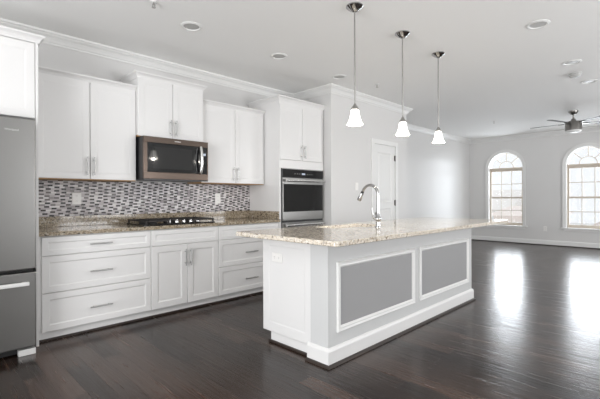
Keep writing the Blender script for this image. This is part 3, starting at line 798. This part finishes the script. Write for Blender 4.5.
lathe(bm, QX, QY, [(0, CEIL - .048), (.016, CEIL - .048), (.016, CEIL - .0505), (0, CEIL - .0505)], 16)
part('sprinkler_body', bm, 'nickel', t)
copy_tree(t, (4.62, 3.10, CEIL), 'small ceiling sprinkler head between the first two pendant rods')
copy_tree(t, (8.615, 2.895, CEIL), 'small ceiling sprinkler head farthest away, near the far wall')

NX, NY = 8.69, 1.530
t = thing('ceiling_fan', 'brushed nickel ceiling fan with five thin blades by the arched windows', 'ceiling fan', (NX, NY, CEIL))
part('canopy', lathe(bmesh.new(), NX, NY, [(0, CEIL - .0006), (.080, CEIL - .0006), (.078, CEIL - .02), (.055, CEIL - .055), (.022, CEIL - .072), (0, CEIL - .072)], 32), 'fan_nickel', t, smooth=True)
part('downrod', cyl(bmesh.new(), (NX, NY, CEIL - .071), (NX, NY, 2.60), .015, n=16), 'fan_nickel', t, smooth=True)
part('motor_housing', lathe(bmesh.new(), NX, NY, [(0, 2.645), (.030, 2.640), (.045, 2.600), (.070, 2.590), (.125, 2.585), (.132, 2.575), (.132, 2.43), (.120, 2.424), (0, 2.424)], 40), 'fan_nickel', t, smooth=True)
part('light_bowl', lathe(bmesh.new(), NX, NY, [(0, 2.4235), (.124, 2.4235), (.126, 2.41), (.105, 2.392), (.06, 2.383), (0, 2.380)], 36), 'frosted', t, 'white frosted glass light bowl', smooth=True)
for k in range(5):
    a = radians(88 + 72 * k); d = Vector((cos(a), sin(a), 0)); n_ = Vector((-sin(a), cos(a), 0))
    bm = bmesh.new()
    def pt(r, s, z): return Vector((NX, NY, 0)) + d * r + n_ * s + Vector((0, 0, z))
    prof = [(.15, .030), (.22, .040), (.45, .048), (.66, .052), (.70, .046), (.715, .03)]
    T, Bt = [], []
    for r, hw in prof:
        tl = .006 * hw / .052
        T.append([bm.verts.new(pt(r, -hw, 2.558 + tl + .004)), bm.verts.new(pt(r, hw, 2.558 - tl + .004))])
        Bt.append([bm.verts.new(pt(r, -hw, 2.558 + tl - .003)), bm.verts.new(pt(r, hw, 2.558 - tl - .003))])
    for i in range(len(prof) - 1):
        bm.faces.new((T[i][0], T[i][1], T[i + 1][1], T[i + 1][0])); bm.faces.new((Bt[i][0], Bt[i][1], Bt[i + 1][1], Bt[i + 1][0]))
        for s in (0, 1): bm.faces.new((T[i][s], T[i + 1][s], Bt[i + 1][s], Bt[i][s]))
    for i in (0, -1): bm.faces.new((T[i][0], T[i][1], Bt[i][1], Bt[i][0]))
    bl = part('blade', bm, 'fan_blade', t)
    ib = bmesh.new()
    vs = [ib.verts.new(pt(r, s, z)) for z in (2.546, 2.551) for r, s in ((.128, -.02), (.128, .02), (.24, .028), (.24, -.028))]
    for ix in ((0, 1, 2, 3), (4, 5, 6, 7), (0, 1, 5, 4), (1, 2, 6, 5), (2, 3, 7, 6), (3, 0, 4, 7)): ib.faces.new([vs[i] for i in ix])
    part('blade_iron', ib, 'fan_nickel', bl)

# ------------------------------------------------------------------ across the street
GZ = -3.2
struct('ground_outside', B(FX0 + .4, 80, -30, 50, GZ - .3, GZ), 'asphalt')
def house(label, x, y0, y1, z1, dep, wall, roof, wins, gable=False, rise=1.6):
    t = thing('townhouse', label, 'building', (x + dep / 2, (y0 + y1) / 2, GZ))
    wl = part('wall', B(x, x + dep, y0, y1, GZ, z1), wall, t)
    bm = bmesh.new(); e = .3
    if gable:
        V = [bm.verts.new(p) for p in ((x - e, y0 - e, z1), (x - e, y1 + e, z1), (x - e, (y0 + y1) / 2, z1 + rise), (x + dep, y0 - e, z1), (x + dep, y1 + e, z1), (x + dep, (y0 + y1) / 2, z1 + rise))]
        for ix in ((0, 1, 2), (3, 4, 5), (0, 2, 5, 3), (1, 2, 5, 4), (0, 1, 4, 3)): bm.faces.new([V[i] for i in ix])
    else: 
        V = [bm.verts.new(p) for p in ((x - e, y0 - e, z1), (x - e, y1 + e, z1), (x + dep + e, y1 + e, z1), (x + dep + e, y0 - e, z1), (x + dep / 2, y0, z1 + rise), (x + dep / 2, y1, z1 + rise))]
        for ix in ((0, 1, 2, 3), (0, 1, 5, 4), (2, 3, 4, 5), (0, 3, 4), (1, 2, 5)): bm.faces.new([V[i] for i in ix])
    part('roof', bm, roof, t)
    for yc, zc, w_, h_ in wins:
        f = part('window', B(x - .05, x - .001, yc - w_ / 2, yc + w_ / 2, zc - h_ / 2, zc + h_ / 2), 'far_trim', t)
        part('pane', B(x - .06, x - .0505, yc - w_ / 2 + .1, yc + w_ / 2 - .1, zc - h_ / 2 + .1, zc + h_ / 2 - .1), 'far_glass', f)
    return t
house('pale house across the street seen through the left arched window', 30, 9.2, 16, 0.2, 8, 'facade_pale', 'facade_pale', [(10.6, -.9, 1.0, 1.4), (12.6, -.9, 1.0, 1.4)])
house('low pinkish house across the street seen in the left window\'s right panes', 24, 5.6, 8.1, .15, 6, 'facade_pink', 'facade_pink', [(6.9, -.7, .9, 1.0)], rise=.5)
house('gabled pinkish house across the street seen through the right arched window', 25, -2.0, 4.2, -.9, 7, 'facade_pink', 'roof_pink', [(2.4, -1.9, 1.0, 1.1)], gable=True, rise=2.3)
